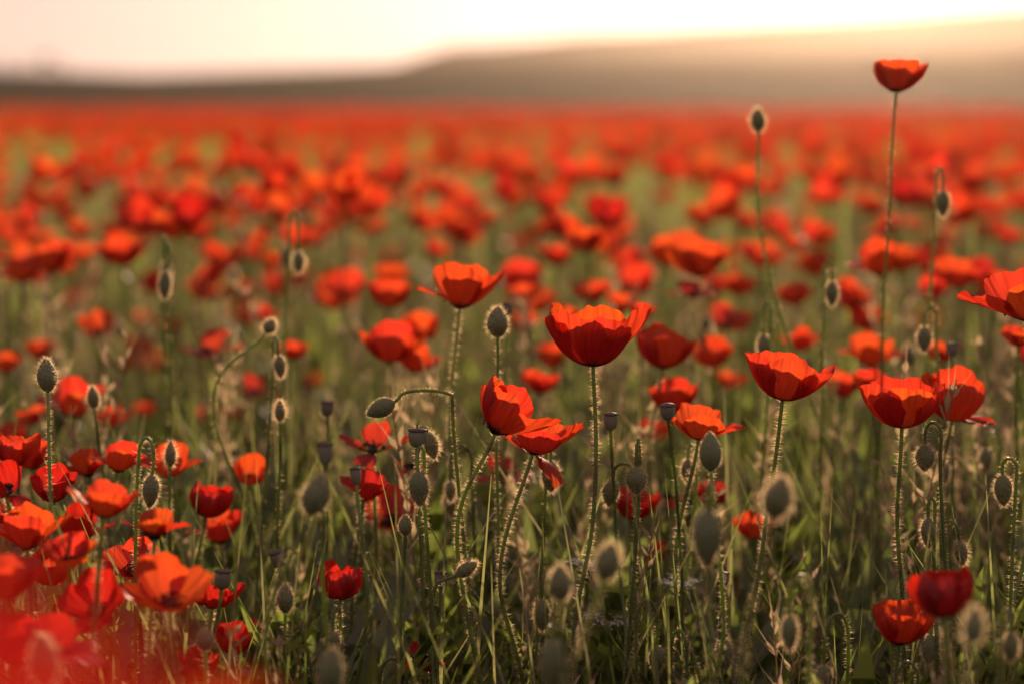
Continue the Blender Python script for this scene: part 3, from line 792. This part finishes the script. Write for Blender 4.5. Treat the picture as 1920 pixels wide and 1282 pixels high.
# ------------------------------------------------------------------ buds and seed heads
BUDS = [
    # u, v, length px, depth, kind, hx, hh, lean, label, extra
    (88, 703, 66, 1.665, 'up', 0, 0, -4, 'sharp upright hairy bud on a tall thin hairy stem', dict(foot=210, wr=.60)),
    (283, 920, 66, 1.64, 'droop', -30, 68, -6, 'sharp hanging bud on a tight hook wound with thin grass', dict(foot=-130, wr=.5)),
    (933, 604, 60, 1.76, 'up', 0, 0, 0, 'upright bud haloed by bright hairs above the orange fan petal', dict(foot=60, wr=.66)),
    (714, 765, 60, 1.71, 'droop', 100, 22, -65, 'smooth green bud held nearly sideways on an arched stem', dict(foot=130, wr=.58, haired=.5)),
    (808, 834, 54, 1.71, 'droop', -18, 8, 15, 'green bud directly behind a grey seed head', dict(wr=.55)),
    (786, 915, 72, 1.64, 'droop', 12, 44, 3, 'long pointed hanging bud with hairs lit along one edge', dict(foot=60, wr=.52)),
    (1332, 846, 76, 1.585, 'up', 0, 0, -2, 'pale plump upright bud overlapping a red poppy', dict(foot=-10, wr=.58, haired=.5)),
    (1193, 900, 56, 1.67, 'droop', 6, 48, 0, 'rough furry bud pressed against its own hooked stem', dict(foot=-60, wr=.72)),
    (1145, 923, 54, 1.72, 'droop', 38, 30, -8, 'bud hanging from a broad arch with bright furry edges', dict(foot=20, wr=.58)),
    (1033, 893, 60, 1.76, 'droop', -10, 34, 0, 'hanging bud with a bright halo under the crumpled poppy', dict(wr=.58)),
    (1290, 882, 48, 1.80, 'droop', 14, 26, 0, 'small blurred hanging bud beside the pale plump bud', dict()),
    (1326, 1006, 112, 1.36, 'droop', 6, 50, 0, 'very large blurred bud with a thick glowing halo', dict(wr=.5, foot=40)),
    (1458, 932, 84, 1.33, 'up', 0, 0, 12, 'blurred bud with a wide glowing ring beneath the leaning cup poppy', dict(wr=.62, foot=-60, haired=1.3)),
    (1734, 858, 52, 1.67, 'droop', 28, 42, 0, 'sharp round hanging bud under the black-footed cup poppy', dict(wr=.78, foot=60)),
    (1741, 998, 62, 1.67, 'droop', 14, 36, 3, 'sharp speckled narrow bud hanging from a tight hook', dict(wr=.48, foot=20)),
    (1802, 1036, 50, 1.70, 'droop', -30, 34, 8, 'softer narrow bud next to the speckled narrow bud', dict(wr=.5)),
    (1881, 918, 62, 1.635, 'droop', 24, 30, 4, 'plump bud hanging close beside two crossing stems', dict(wr=.58)),
    (1848, 862, 48, 1.98, 'droop', 24, 30, 0, 'blurred hanging bud behind the two crossing stems', dict()),
    (1850, 972, 52, 1.95, 'droop', 16, 60, 0, 'blurred hanging bud with a ring of light, beside the plump bud', dict()),
    (1360, 1226, 62, 1.66, 'droop', -6, 62, 4, 'sharp slim bud hanging low with long bright bristles', dict(wr=.46)),
    (1545, 1272, 56, 1.66, 'droop', 50, 92, 0, 'sharp low bud hanging from a wide tall arch', dict(wr=.56, foot=30)),
    (1743, 1216, 60, 1.66, 'droop', 10, 26, -4, 'neat dark green bud hanging below the smooth small cup poppy', dict(wr=.52)),
    (1826, 1172, 74, 1.24, 'up', 0, 0, 6, 'very blurred bud with a huge hairy halo over the half-closed poppy', dict(wr=.5, haired=1.5)),
    (1770, 884, 46, 1.9, 'droop', 10, 30, 0, 'faint blurred bud between two leaning stems', dict()),
    (594, 926, 84, 1.46, 'up', 0, 0, 20, 'big blurred blue-green tilted bud with a pale halo', dict(wr=.62)),
    (320, 851, 50, 1.76, 'up', 0, 0, 2, 'slender haloed bud standing before a red poppy', dict(wr=.42)),
    (175, 745, 46, 1.86, 'up', 0, 0, -4, 'blurred haloed bud standing before a wide soft poppy', dict(wr=.5)),
    (525, 687, 44, 1.86, 'droop', -10, 34, 6, 'blurred bud on a beaded glinting stem', dict(wr=.5)),
    (506, 612, 30, 1.9, 'up', 0, 0, 30, 'tiny blurred bud at the tip of a glinting stem', dict(wr=.8)),
    (525, 770, 42, 1.8, 'up', 0, 0, 0, 'small dark upright bud among pale dry grass', dict(wr=.46)),
    (760, 984, 42, 1.665, 'up', 0, 0, 0, 'small sharp oval upright bud on a bare bent stem', dict(foot=70, wr=.66, haired=.45, hairs=60)),
    (875, 1066, 48, 1.655, 'up', 0, 0, 58, 'small sharp bud tilted over on a curved neck', dict(foot=-50, wr=.56)),
    (1050, 1092, 72, 1.38, 'up', 0, 0, 0, 'blurred brownish upright bud with a soft broad glow', dict(wr=.58)),
    (1140, 1052, 78, 1.32, 'up', 0, 0, 14, 'blurred wide bud with a square pale glow beside a white umbel', dict(wr=.64)),
    (1037, 1248, 108, 1.40, 'droop', 10, 30, 0, 'large blurred hanging bud at the very bottom of the stems', dict(wr=.48)),
    (1016, 1152, 64, 1.76, 'droop', 26, 46, 0, 'dark hanging bud in the shade between two long stems', dict(wr=.48)),
    (535, 1121, 58, 1.615, 'up', 0, 0, 0, 'upright bud with a thin glowing outline below a dark seed head', dict(wr=.56)),
    (385, 1198, 44, 1.52, 'up', 0, 0, 0, 'pale pinkish round bud before a red poppy', dict(wr=.8, haired=.6)),
    (625, 1202, 46, 1.62, 'droop', 12, 40, 0, 'small bristly hanging bud under the half-closed poppy', dict(wr=.6)),
    (620, 1256, 92, 1.36, 'up', 0, 0, 8, 'large blurred bud with grey halo under the half-closed poppy', dict(wr=.5)),
    (84, 1232, 104, 1.2, 'up', 0, 0, -4, 'big blurred bud glowing orange inside the red veil', dict(wr=.52)),
    (845, 942, 52, 1.9, 'droop', 12, 30, 0, 'soft green hanging bud between crossing stems', dict()),
    (1768, 382, 52, 1.98, 'droop', -10, 42, 0, 'tall hanging bud ringed with light high above the crowd', dict(wr=.5, foot=-60, haired=1.15)),
    (1421, 226, 46, 2.0, 'up', 0, 0, -4, 'tall upright bud ringed with light on a long bowed stem', dict(wr=.62, foot=520, haired=1.2)),
    (1560, 551, 50, 1.98, 'droop', -16, 40, 0, 'hanging bud ringed with light among soft poppies', dict(wr=.5)),
    (1432, 650, 50, 1.93, 'droop', 14, 60, 0, 'haloed hanging bud just above the leaning cup poppy', dict(wr=.5)),
    (1733, 636, 50, 1.93, 'droop', 24, 34, 0, 'haloed hanging bud above the tall round poppy', dict(wr=.5)),
    (1480, 1186, 70, 1.44, 'droop', 40, 76, 0, 'blurred bud on a tall glowing hook in the dark grass', dict(wr=.44)),
    (1288, 1300, 60, 1.66, 'droop', -30, 90, 0, 'bud hidden below a thin bright hooked stem', dict()),
    (1232, 1235, 56, 1.68, 'droop', -40, 86, 0, 'bud hanging from a furry arch beside a toothed leaf', dict()),
    (1895, 1212, 60, 1.42, 'droop', -16, 40, 0, 'blurred olive bud with fine glowing bristles on a narrow hook', dict(wr=.54)),
    (1680, 1330, 60, 1.6, 'droop', 40, 62, 0, 'bud sunk below a thin round arch under the small cup poppy', dict()),
    (712, 1330, 60, 1.64, 'droop', 44, 66, 0, 'bud sunk below a round arch beside the shrivelled poppy', dict()),
    (120, 1330, 60, 1.5, 'droop', 30, 70, 0, 'bud sunk below a small hook within the red veil', dict()),
    (845, 920, 40, 1.85, 'droop', 40, 66, 0, 'shadowed bud under a pale wide arch between long stems', dict()),
]
for i, (u, v, L, d, k, hx, hh, ln, lab, ex) in enumerate(BUDS):
    make_bud(u, v, L, d, k, hx, hh, ln, lab, seed=i, **ex)

HEADS = [
    (783, 821, 36, 1.66, 0, 'sharp grey-green seed head with dark cap before a green bud', dict(foot=110)),
    (1145, 790, 34, 1.70, 0, 'sharp slim seed head with dark cap beside the large bowl poppy', dict(foot=60, wr=.75)),
    (1252, 772, 32, 1.72, -4, 'seed head on a bristly stem in front of soft poppies', dict(foot=40, wr=.85)),
    (522, 1047, 34, 1.65, -14, 'dark shrivelled seed head with withered stamens', dict(foot=100, wr=.85)),
    (417, 1086, 38, 1.60, 4, 'pale seed head standing before the dark crimson shallow poppy', dict(foot=150, wr=.8)),
    (1357, 1085, 26, 1.66, 0, 'tiny dark seed head above a slim bristly bud', dict(foot=-10, wr=.75)),
    (667, 892, 34, 1.58, -6, 'blurred grey seed head beside the torn crimson poppy', dict(wr=.6)),
    (610, 850, 44, 1.48, 0, 'blurred bluish seed head among pale grass', dict(wr=.62)),
    (614, 766, 28, 1.9, 0, 'small soft seed head among pale grass', dict(wr=.8)),
    (950, 580, 24, 1.95, 0, 'dark little seed head just behind the haloed upright bud', dict(wr=.8)),
    (826, 1086, 32, 1.69, 0, 'brown seed head beside the tilted small bud', dict(wr=.7)),
    (1785, 655, 26, 1.95, 0, 'round dark seed head behind the tall round poppy', dict(wr=.9)),
]
for i, (u, v, h, d, ln, lab, ex) in enumerate(HEADS):
    make_capsule(u, v, h, d, ln, lab, seed=i, **ex)


# ------------------------------------------------------------------ white umbels
def make_umbel(u, v, d, w_px, label, seed):
    r = np.random.default_rng(seed)
    s = d / FPX
    top = pix(u, v + 20, d)
    path = stem_path(top, np.array([0, 0, 1.0]), r.normal(0, 40), d, r)
    root = thing('white_umbel', (path[0][0], path[0][1], 0), label, 'wildflower')
    pl = path - np.array(root.location)
    sv, sq = tube(pl, 0.0013, 6)
    link('stem', Geo().add(sv, quads=sq).mesh('stem', M['stem']), root)
    rays, fl = Geo(), Geo()
    for k in range(11):
        a = k * 2.4
        rad = w_px * s / 2 * math.sqrt((k + .3) / 11)
        e = pl[-1] + np.array([rad * math.cos(a), rad * math.sin(a), 0.014 + r.normal(0, .0015)])
        tv, tq = tube(np.linspace(pl[-1], e, 4), 0.0005, 4)
        rays.add(tv, quads=tq)
        for j in range(16):
            c = e + r.normal(0, .0028, 3) * np.array([1, 1, .35])
            for q in range(4):
                b = r.uniform(0, 6.28)
                p = np.array([[0, 0, 0], [math.cos(b) * .0016, math.sin(b) * .0016, .0004], [math.cos(b + .9) * .0016, math.sin(b + .9) * .0016, .0004]])
                fl.add(p + c, tris=[[0, 1, 2]])
    link('rays', rays.mesh('rays', M['stem']), root)['kind'] = 'stuff'
    link('florets', fl.mesh('florets', M['white'], False), root)['kind'] = 'stuff'


for i, (u, v, d, w, lab) in enumerate([
        (1100, 1072, 1.76, 70, 'white umbel flower behind the large bowl poppy stem'), (1145, 1178, 1.75, 110, 'broad low white umbel flower in dark grass'),
        (1272, 1104, 1.8, 80, 'white umbel flower beside a blurred seed stem'), (610, 745, 2.6, 40, 'faint pale umbel among soft poppies')]):
    make_umbel(u, v, d, w, lab, 40 + i)

# ------------------------------------------------------------------ copied poppies and buds further into the field
protos = []
for i, (s, dk) in enumerate([('bowl', 0), ('open', 0), ('cup', 0), ('flop', 0), ('bowl', 0), ('open', 0), ('flop', 1), ('cup', 0), ('bowl', 1), ('hang', 0)]):
    protos.append((s, dk))
r = np.random.default_rng(5)
made = {}
N_CROWD = 177
cand = []
while len(cand) < N_CROWD:
    d = math.sqrt(r.uniform(2.75 ** 2, 5.3 ** 2))
    x = r.uniform(-0.222, 0.222) * d
    h = CAM_H - np.clip(r.normal(0.178, 0.035), 0.10, 0.27)
    if all((x - c[0]) ** 2 + (d - c[1]) ** 2 > 0.06 ** 2 for c in cand):
        cand.append((x, d, h))
for i, (x, d, h) in enumerate(cand):
    s, dk = protos[i % len(protos)]
    key = (i % len(protos), i // len(protos) % 2)
    if key not in made:
        root = make_poppy(0, 0, 1.0, 0, s, r.normal(0, 16), r.uniform(-10, 48), *crowd_label(s, dk, 1), top=np.array([x, d, h]), size=r.uniform(0.033, 0.043), seed=500 + i,
                          hairs=0, dark=bool(dk), res=(10, 7), foot=r.normal(0, 40))
        made[key] = (root, h)
    else:
        src, h0 = made[key]
        root = copy_tree(src)
        root.location = (float(x), float(d), 0)
        k = float(h / h0)
        root.scale = (0.5 + 0.5 * k, 0.5 + 0.5 * k, k)
        root.rotation_euler = (0, 0, r.uniform(-0.9, 0.9))

BUD_L = 'small soft haloed bud among the crowd of out-of-focus poppies'
BUD_G = 'soft buds in the crowd'
bsrc = []
for i in range(40):
    d = math.sqrt(r.uniform(2.0 ** 2, 3.6 ** 2))
    x = r.uniform(-0.215, 0.215) * d
    h = CAM_H - r.uniform(0.13, 0.36)
    if i < 6:
        b = make_bud(960 + x / d * FPX, HORIZON + (CAM_H - h) / d * FPX, 54 * 1.67 / d, d, 'droop' if i % 3 else 'up', r.choice([-1, 1]) * r.uniform(10, 26), r.uniform(25, 45), r.normal(0, 6), BUD_L, BUD_G,
                     seed=900 + i, hairs=200)
        bsrc.append((b, h))
    else:
        src, h0 = bsrc[i % 6]
        b = copy_tree(src)
        b.location = (float(x), float(d), 0)
        k = float(h / h0)
        b.scale = (1, 1, max(0.75, min(1.3, k)))
        b.rotation_euler = (0, 0, r.uniform(-1.5, 1.5))

# ------------------------------------------------------------------ the far poppies, one mass
GAP = lambda y: 9.2 + 0.0 * y


def scatter(n, d0, d1, half, r, power=2.0):
    d = (r.uniform(d0 ** power, d1 ** power, n)) ** (1 / power)
    x = r.uniform(-half, half, n) * d
    return x, d


def low_poppy(r, nw, nt, with_stem):
    g = Geo()
    st = ['bowl', 'open', 'cup', 'flop'][r.integers(4)]
    F = rot_frame(r.normal(0, 16), r.uniform(-10, 45))
    L = 0.040 / WIDTH[st]
    for (phi, e1, ls, wf, e0) in STYLES[st]:
        v, q, uv = petal(phi + r.normal(0, 15), e0, e1 + r.normal(0, 10), L * ls, r, nw, nt, wf, 0, 1)
        g.add(v @ F.T, quads=q, uv=uv)
    return g.arrays()


def instance_mesh(proto_list, pos, yaw, scale, which, extra=None):
    G = Geo()
    for k, (v, t, q, uv) in enumerate(proto_list):
        idx = np.nonzero(which == k)[0]
        if not len(idx):
            continue
        c, s = np.cos(yaw[idx]), np.sin(yaw[idx])
        sc = scale[idx][:, None] if scale.ndim == 1 else scale[idx]
        X = (v[None, :, 0] * c[:, None] - v[None, :, 1] * s[:, None])
        Y = (v[None, :, 0] * s[:, None] + v[None, :, 1] * c[:, None])
        Z = np.repeat(v[None, :, 2], len(idx), 0)
        if scale.ndim == 1:
            P = np.stack([X * sc, Y * sc, Z * sc], -1)
        else:
            P = np.stack([X * sc[:, :1], Y * sc[:, :1], Z * sc[:, 1:2]], -1)
        P += pos[idx][:, None, :]
        off = (np.arange(len(idx)) * len(v))[:, None, None]
        G.add(P.reshape(-1, 3), tris=(t[None] + off).reshape(-1, 3) if len(t) else None, quads=(q[None] + off).reshape(-1, 4) if len(q) else None,
              uv=np.tile(uv, (len(idx), 1)))
    return G


def far_poppies(name, n, d0, d1, half, nw, nt, seed, label):
    r = np.random.default_rng(seed)
    x, d = scatter(n, d0, d1, half, r)
    # a thin strip of the field carries few flowers; elsewhere they stand in loose drifts
    wave = 9.0 + 0.5 * np.sin(x * 1.3) + 0.35 * np.sin(x * 3.1 + 1)
    strip = np.abs(d - wave) < 1.6
    drift = 0.5 + 0.5 * np.sin(x * 1.7 + 1.3 * np.sin(d * .9)) * np.sin(d * 1.1 + .7 * np.sin(x * 2.0))
    big = 0.5 + 0.5 * np.sin(x * .55 + 2.1 * np.sin(d * .16) + seed) * np.sin(d * .33 + 1.7 * np.sin(x * .31 + 1))
    share = np.where(d < 13, 0.55 + 0.45 * drift, 0.05 + 0.25 * drift + 0.5 * big ** 1.5)
    keep = (r.random(n) < np.where(strip, 0.05, share))
    x, d = x[keep], d[keep]
    h = CAM_H - np.clip(r.normal(0.175 if d0 > 5 else 0.23, 0.03 if d0 > 5 else 0.06, len(x)), 0.08, 0.36)
    pr = [low_poppy(r, nw, nt, False) for _ in range(8)]
    G = instance_mesh(pr, np.stack([x, d, h], 1), r.uniform(-1.2, 1.2, len(x)), r.uniform(0.85, 1.25, len(x)), r.integers(0, 8, len(x)))
    o = link(name, G.mesh(name, M['petal']))
    o['kind'] = 'stuff'; o['label'] = label; o['category'] = 'poppies'
    # their stems
    k = len(x)
    wv = np.array([[-1, 0, 0], [1, 0, 0], [1, 0, 1], [-1, 0, 1]], float)
    P = np.stack([x[:, None] + wv[None, :, 0] * 0.0016 + (1 - wv[None, :, 2]) * r.normal(0, .03, k)[:, None], np.repeat(d[:, None], 4, 1), wv[None, :, 2] * h[:, None]], -1)
    s = link(name.replace('poppies', 'stems'), Geo().add(P.reshape(-1, 3), quads=np.arange(4 * k).reshape(-1, 4)).mesh('stems', M['stem'], False))
    s['kind'] = 'stuff'; s['label'] = 'thin green stems under ' + label; s['category'] = 'stems'


far_poppies('near_field_poppies', 150, 2.6, 5.2, 0.26, 8, 6, 24, 'scattered small blurred poppies filling gaps in the crowd')
far_poppies('mid_field_poppies', 2900, 5.2, 13, 0.30, 6, 5, 21, 'dense mass of blurred red poppies filling the middle field')
far_poppies('far_field_poppies', 26000, 13, 30, 0.27, 3, 3, 22, 'red carpet of far poppies reaching the foot of the hills')
far_poppies('distant_field_poppies', 12000, 30, 40, 0.27, 2, 3, 23, 'thin red line of the most distant poppies')

# ------------------------------------------------------------------ grass, leaves, dry stalks
def blade(r, h=1.0, w=0.004, bend=0.25, seg=4):
    t = np.linspace(0, 1, seg + 1)
    a = r.uniform(0, 6.28)
    cx = bend * t ** 2 * math.cos(a); cyy = bend * t ** 2 * math.sin(a)
    wd = w * (1 - t ** 1.6) + 0.0002
    b = r.uniform(0, 6.28)
    v = np.concatenate([np.stack([cx - wd / 2 * math.cos(b), cyy - wd / 2 * math.sin(b), t * h], 1), np.stack([cx + wd / 2 * math.cos(b), cyy + wd / 2 * math.sin(b), t * h], 1)])
    n = seg + 1
    q = np.array([[i, n + i, n + i + 1, i + 1] for i in range(seg)])
    return v, np.zeros((0, 3), int), q, np.zeros((2 * n, 2)) + .6


def lobed_leaf(r):
    """deeply cut poppy leaf, 1 m long before scaling, rising and arching from its foot"""
    g = Geo()
    L = 1.0
    arch = r.uniform(0.25, 0.7)
    a = r.uniform(0, 6.28)
    ca, sa = math.cos(a), math.sin(a)

    def P(t, side, up=0):
        out = arch * t ** 1.5
        x, y, z = out, side, t * (1 - 0.45 * arch * t) + up
        return np.array([x * ca - y * sa, x * sa + y * ca, z])
    tt = np.linspace(0, 1, 7)
    for i in range(6):
        w = .018
        g.add([P(tt[i], -w), P(tt[i], w), P(tt[i + 1], w), P(tt[i + 1], -w)], quads=[[0, 1, 2, 3]])
    for k in range(9):
        t = 0.12 + 0.095 * k
        ln = 0.17 * math.sin(math.pi * (0.18 + 0.75 * t)) * r.uniform(.7, 1.25)
        for sd in (-1, 1):
            tw = r.normal(0, .03)
            g.add([P(t - .012, 0), P(t + .016, 0), P(t + .075, sd * ln * .62, tw * .5), P(t + .13, sd * ln, tw), P(t + .045, sd * ln * .66, tw * .5)], tris=[[0, 1, 4], [1, 2, 4], [4, 2, 3]])
            g.add([P(t + .04, sd * ln * .45), P(t + .055, sd * ln * .5), P(t + .01, sd * ln * .85, tw)], tris=[[0, 1, 2]])
    g.add([P(.95, -.025), P(.95, .025), P(1.12, 0)], tris=[[0, 1, 2]])
    return g.arrays()


def dry_stalk(r):
    g = Geo()
    bend = r.uniform(0.05, 0.25)
    a = r.uniform(0, 6.28)
    t = np.linspace(0, 1, 7)
    p = np.stack([bend * t ** 2 * math.cos(a), bend * t ** 2 * math.sin(a), t], 1)
    v, q = tube(p, np.linspace(.0022, .001, 7), 3)
    g.add(v, quads=q)
    for k in range(26):
        tt = r.uniform(.68, 1.0)
        b = np.array([bend * tt ** 2 * math.cos(a), bend * tt ** 2 * math.sin(a), tt])
        d = np.array([r.normal(0, .6), r.normal(0, .6), 1.0]); d /= np.linalg.norm(d)
        s = np.cross(d, r.normal(size=3)); s /= np.linalg.norm(s)
        ln = r.uniform(.018, .036)
        g.add([b, b + d * ln * .5 + s * .005, b + d * ln, b + d * ln * .5 - s * .005], quads=[[0, 1, 2, 3]])
        g.add([b + d * ln - s * .0006, b + d * ln + s * .0006, b + d * ln * 2.6], tris=[[0, 1, 2]])
    return g.arrays()


def plant_mass(name, proto_fn, n_proto, bands, mat, label, cat, seed):
    r = np.random.default_rng(seed)
    pr = [proto_fn(r) for _ in range(n_proto)]
    xs, ds, hs = [], [], []
    for (n, d0, d1, half, h0, h1) in bands:
        x, d = scatter(n, d0, d1, half, r)
        xs.append(x); ds.append(d); hs.append(r.uniform(h0, h1, n))
    x, d, h = map(np.concatenate, (xs, ds, hs))
    G = instance_mesh(pr, np.stack([x, d, 0 * x - .005], 1), r.uniform(0, 6.28, len(x)), h, r.integers(0, n_proto, len(x)))
    o = link(name, G.mesh(name, mat, False))
    o['kind'] = 'stuff'; o['label'] = label; o['category'] = cat


plant_mass('meadow_grass', lambda r: blade(r, 1, r.uniform(.006, .016), r.uniform(.05, .4)), 24,
           [(9000, 1.5, 4.5, .30, .22, .50), (2600, 1.0, 1.55, .30, .15, .36), (26000, 4.5, 14, .28, .28, .52), (45000, 14, 60, .27, .3, .52)], M['grass'],
           'tangled green grass blades under the poppies', 'grass', 31)
plant_mass('poppy_leaves', lobed_leaf, 10, [(5200, 1.6, 3.2, .30, .12, .44), (700, 1.05, 1.55, .30, .10, .28), (9000, 3.2, 8, .28, .15, .46)], M['leaf'],
           'deeply cut green poppy leaves low among the stems', 'leaves', 32)
plant_mass('dry_grass', dry_stalk, 10, [(440, 1.75, 3.5, .28, .32, .54), (70, 1.3, 1.75, .28, .25, .40), (1300, 3.5, 9, .28, .38, .56)], M['dry'],
           'pale dry grass stalks with feathery seed tips', 'dry grass', 33)


# ------------------------------------------------------------------ trees on the skyline
def make_tree(x, y, z, h, seed, label):
    r = np.random.default_rng(seed)
    root = thing('tree', (x, y, z), label, 'tree', 'trees on the skyline')
    tg = Geo()
    p = catmull([[0, 0, -.3], [r.normal(0, .05), 0, h * .35], [r.normal(0, .15), r.normal(0, .1), h * .75]], 5)
    v, q = tube(p, np.linspace(h * .045, h * .015, len(p)), 7)
    tg.add(v, quads=q)
    cl = []
    for k in range(9):
        a = r.uniform(0, 6.28); t = r.uniform(.4, .75)
        b = np.array([0, 0, h * t]); e = b + np.array([math.cos(a) * h * .3, math.sin(a) * h * .3, h * r.uniform(.05, .3)])
        v, q = tube(np.linspace(b, e, 4), np.linspace(h * .015, h * .005, 4), 5)
        tg.add(v, quads=q); cl.append(e)
    link('trunk', tg.mesh('trunk', M['bark']), root)
    c = np.array(cl)[r.integers(0, 9, 1500)] + r.normal(0, h * .11, (1500, 3))
    d = r.normal(size=(1500, 3)); d /= np.linalg.norm(d, axis=1)[:, None]
    v, t = spikes(c, d, np.full(1500, h * .06), h * .04, r)
    link('crown', Geo().add(v, tris=t).mesh('crown', M['tree'], False), root)


lowf = ridge_fn(190, LOW, 110, 3, 0.25)
for i, (u, h) in enumerate([(22, 2.0), (62, 1.5), (95, 3.0), (125, 1.6)]):
    x = (u - 960) / FPX * 188
    make_tree(x, 187, float(lowf(np.array(x), np.array(187.0))) - .1, h * .42, 70 + i, ['small rounded tree on the dark skyline rise', 'lowest bush-like tree on the dark skyline rise', 'tallest tree on the dark skyline rise', 'stubby tree beside the tallest skyline tree'][i])

# ------------------------------------------------------------------ warm evening haze
hz = Geo()
X0, X1, Y0, Y1, Z0, Z1 = -480, 480, -40, 540, -2.0, 21.0
v = [(x, y, z) for z in (Z0, Z1) for y in (Y0, Y1) for x in (X0, X1)]
hz.add(v, quads=[[0, 2, 3, 1], [4, 5, 7, 6], [0, 1, 5, 4], [2, 6, 7, 3], [0, 4, 6, 2], [1, 3, 7, 5]])
hm, hn, hl = new_mat('evening_haze')
pv = hn.new('ShaderNodeVolumePrincipled')
pv.inputs['Color'].default_value = (1.0, 0.86, 0.72, 1)
pv.inputs['Density'].default_value = 0.00018
pv.inputs['Anisotropy'].default_value = 0.90
ho = hn.new('ShaderNodeOutputMaterial')
hl.new(pv.outputs[0], ho.inputs['Volume'])
haze = link('haze', hz.mesh('haze', hm, False))
haze['kind'] = 'stuff'
haze['label'] = 'warm evening haze over the field'
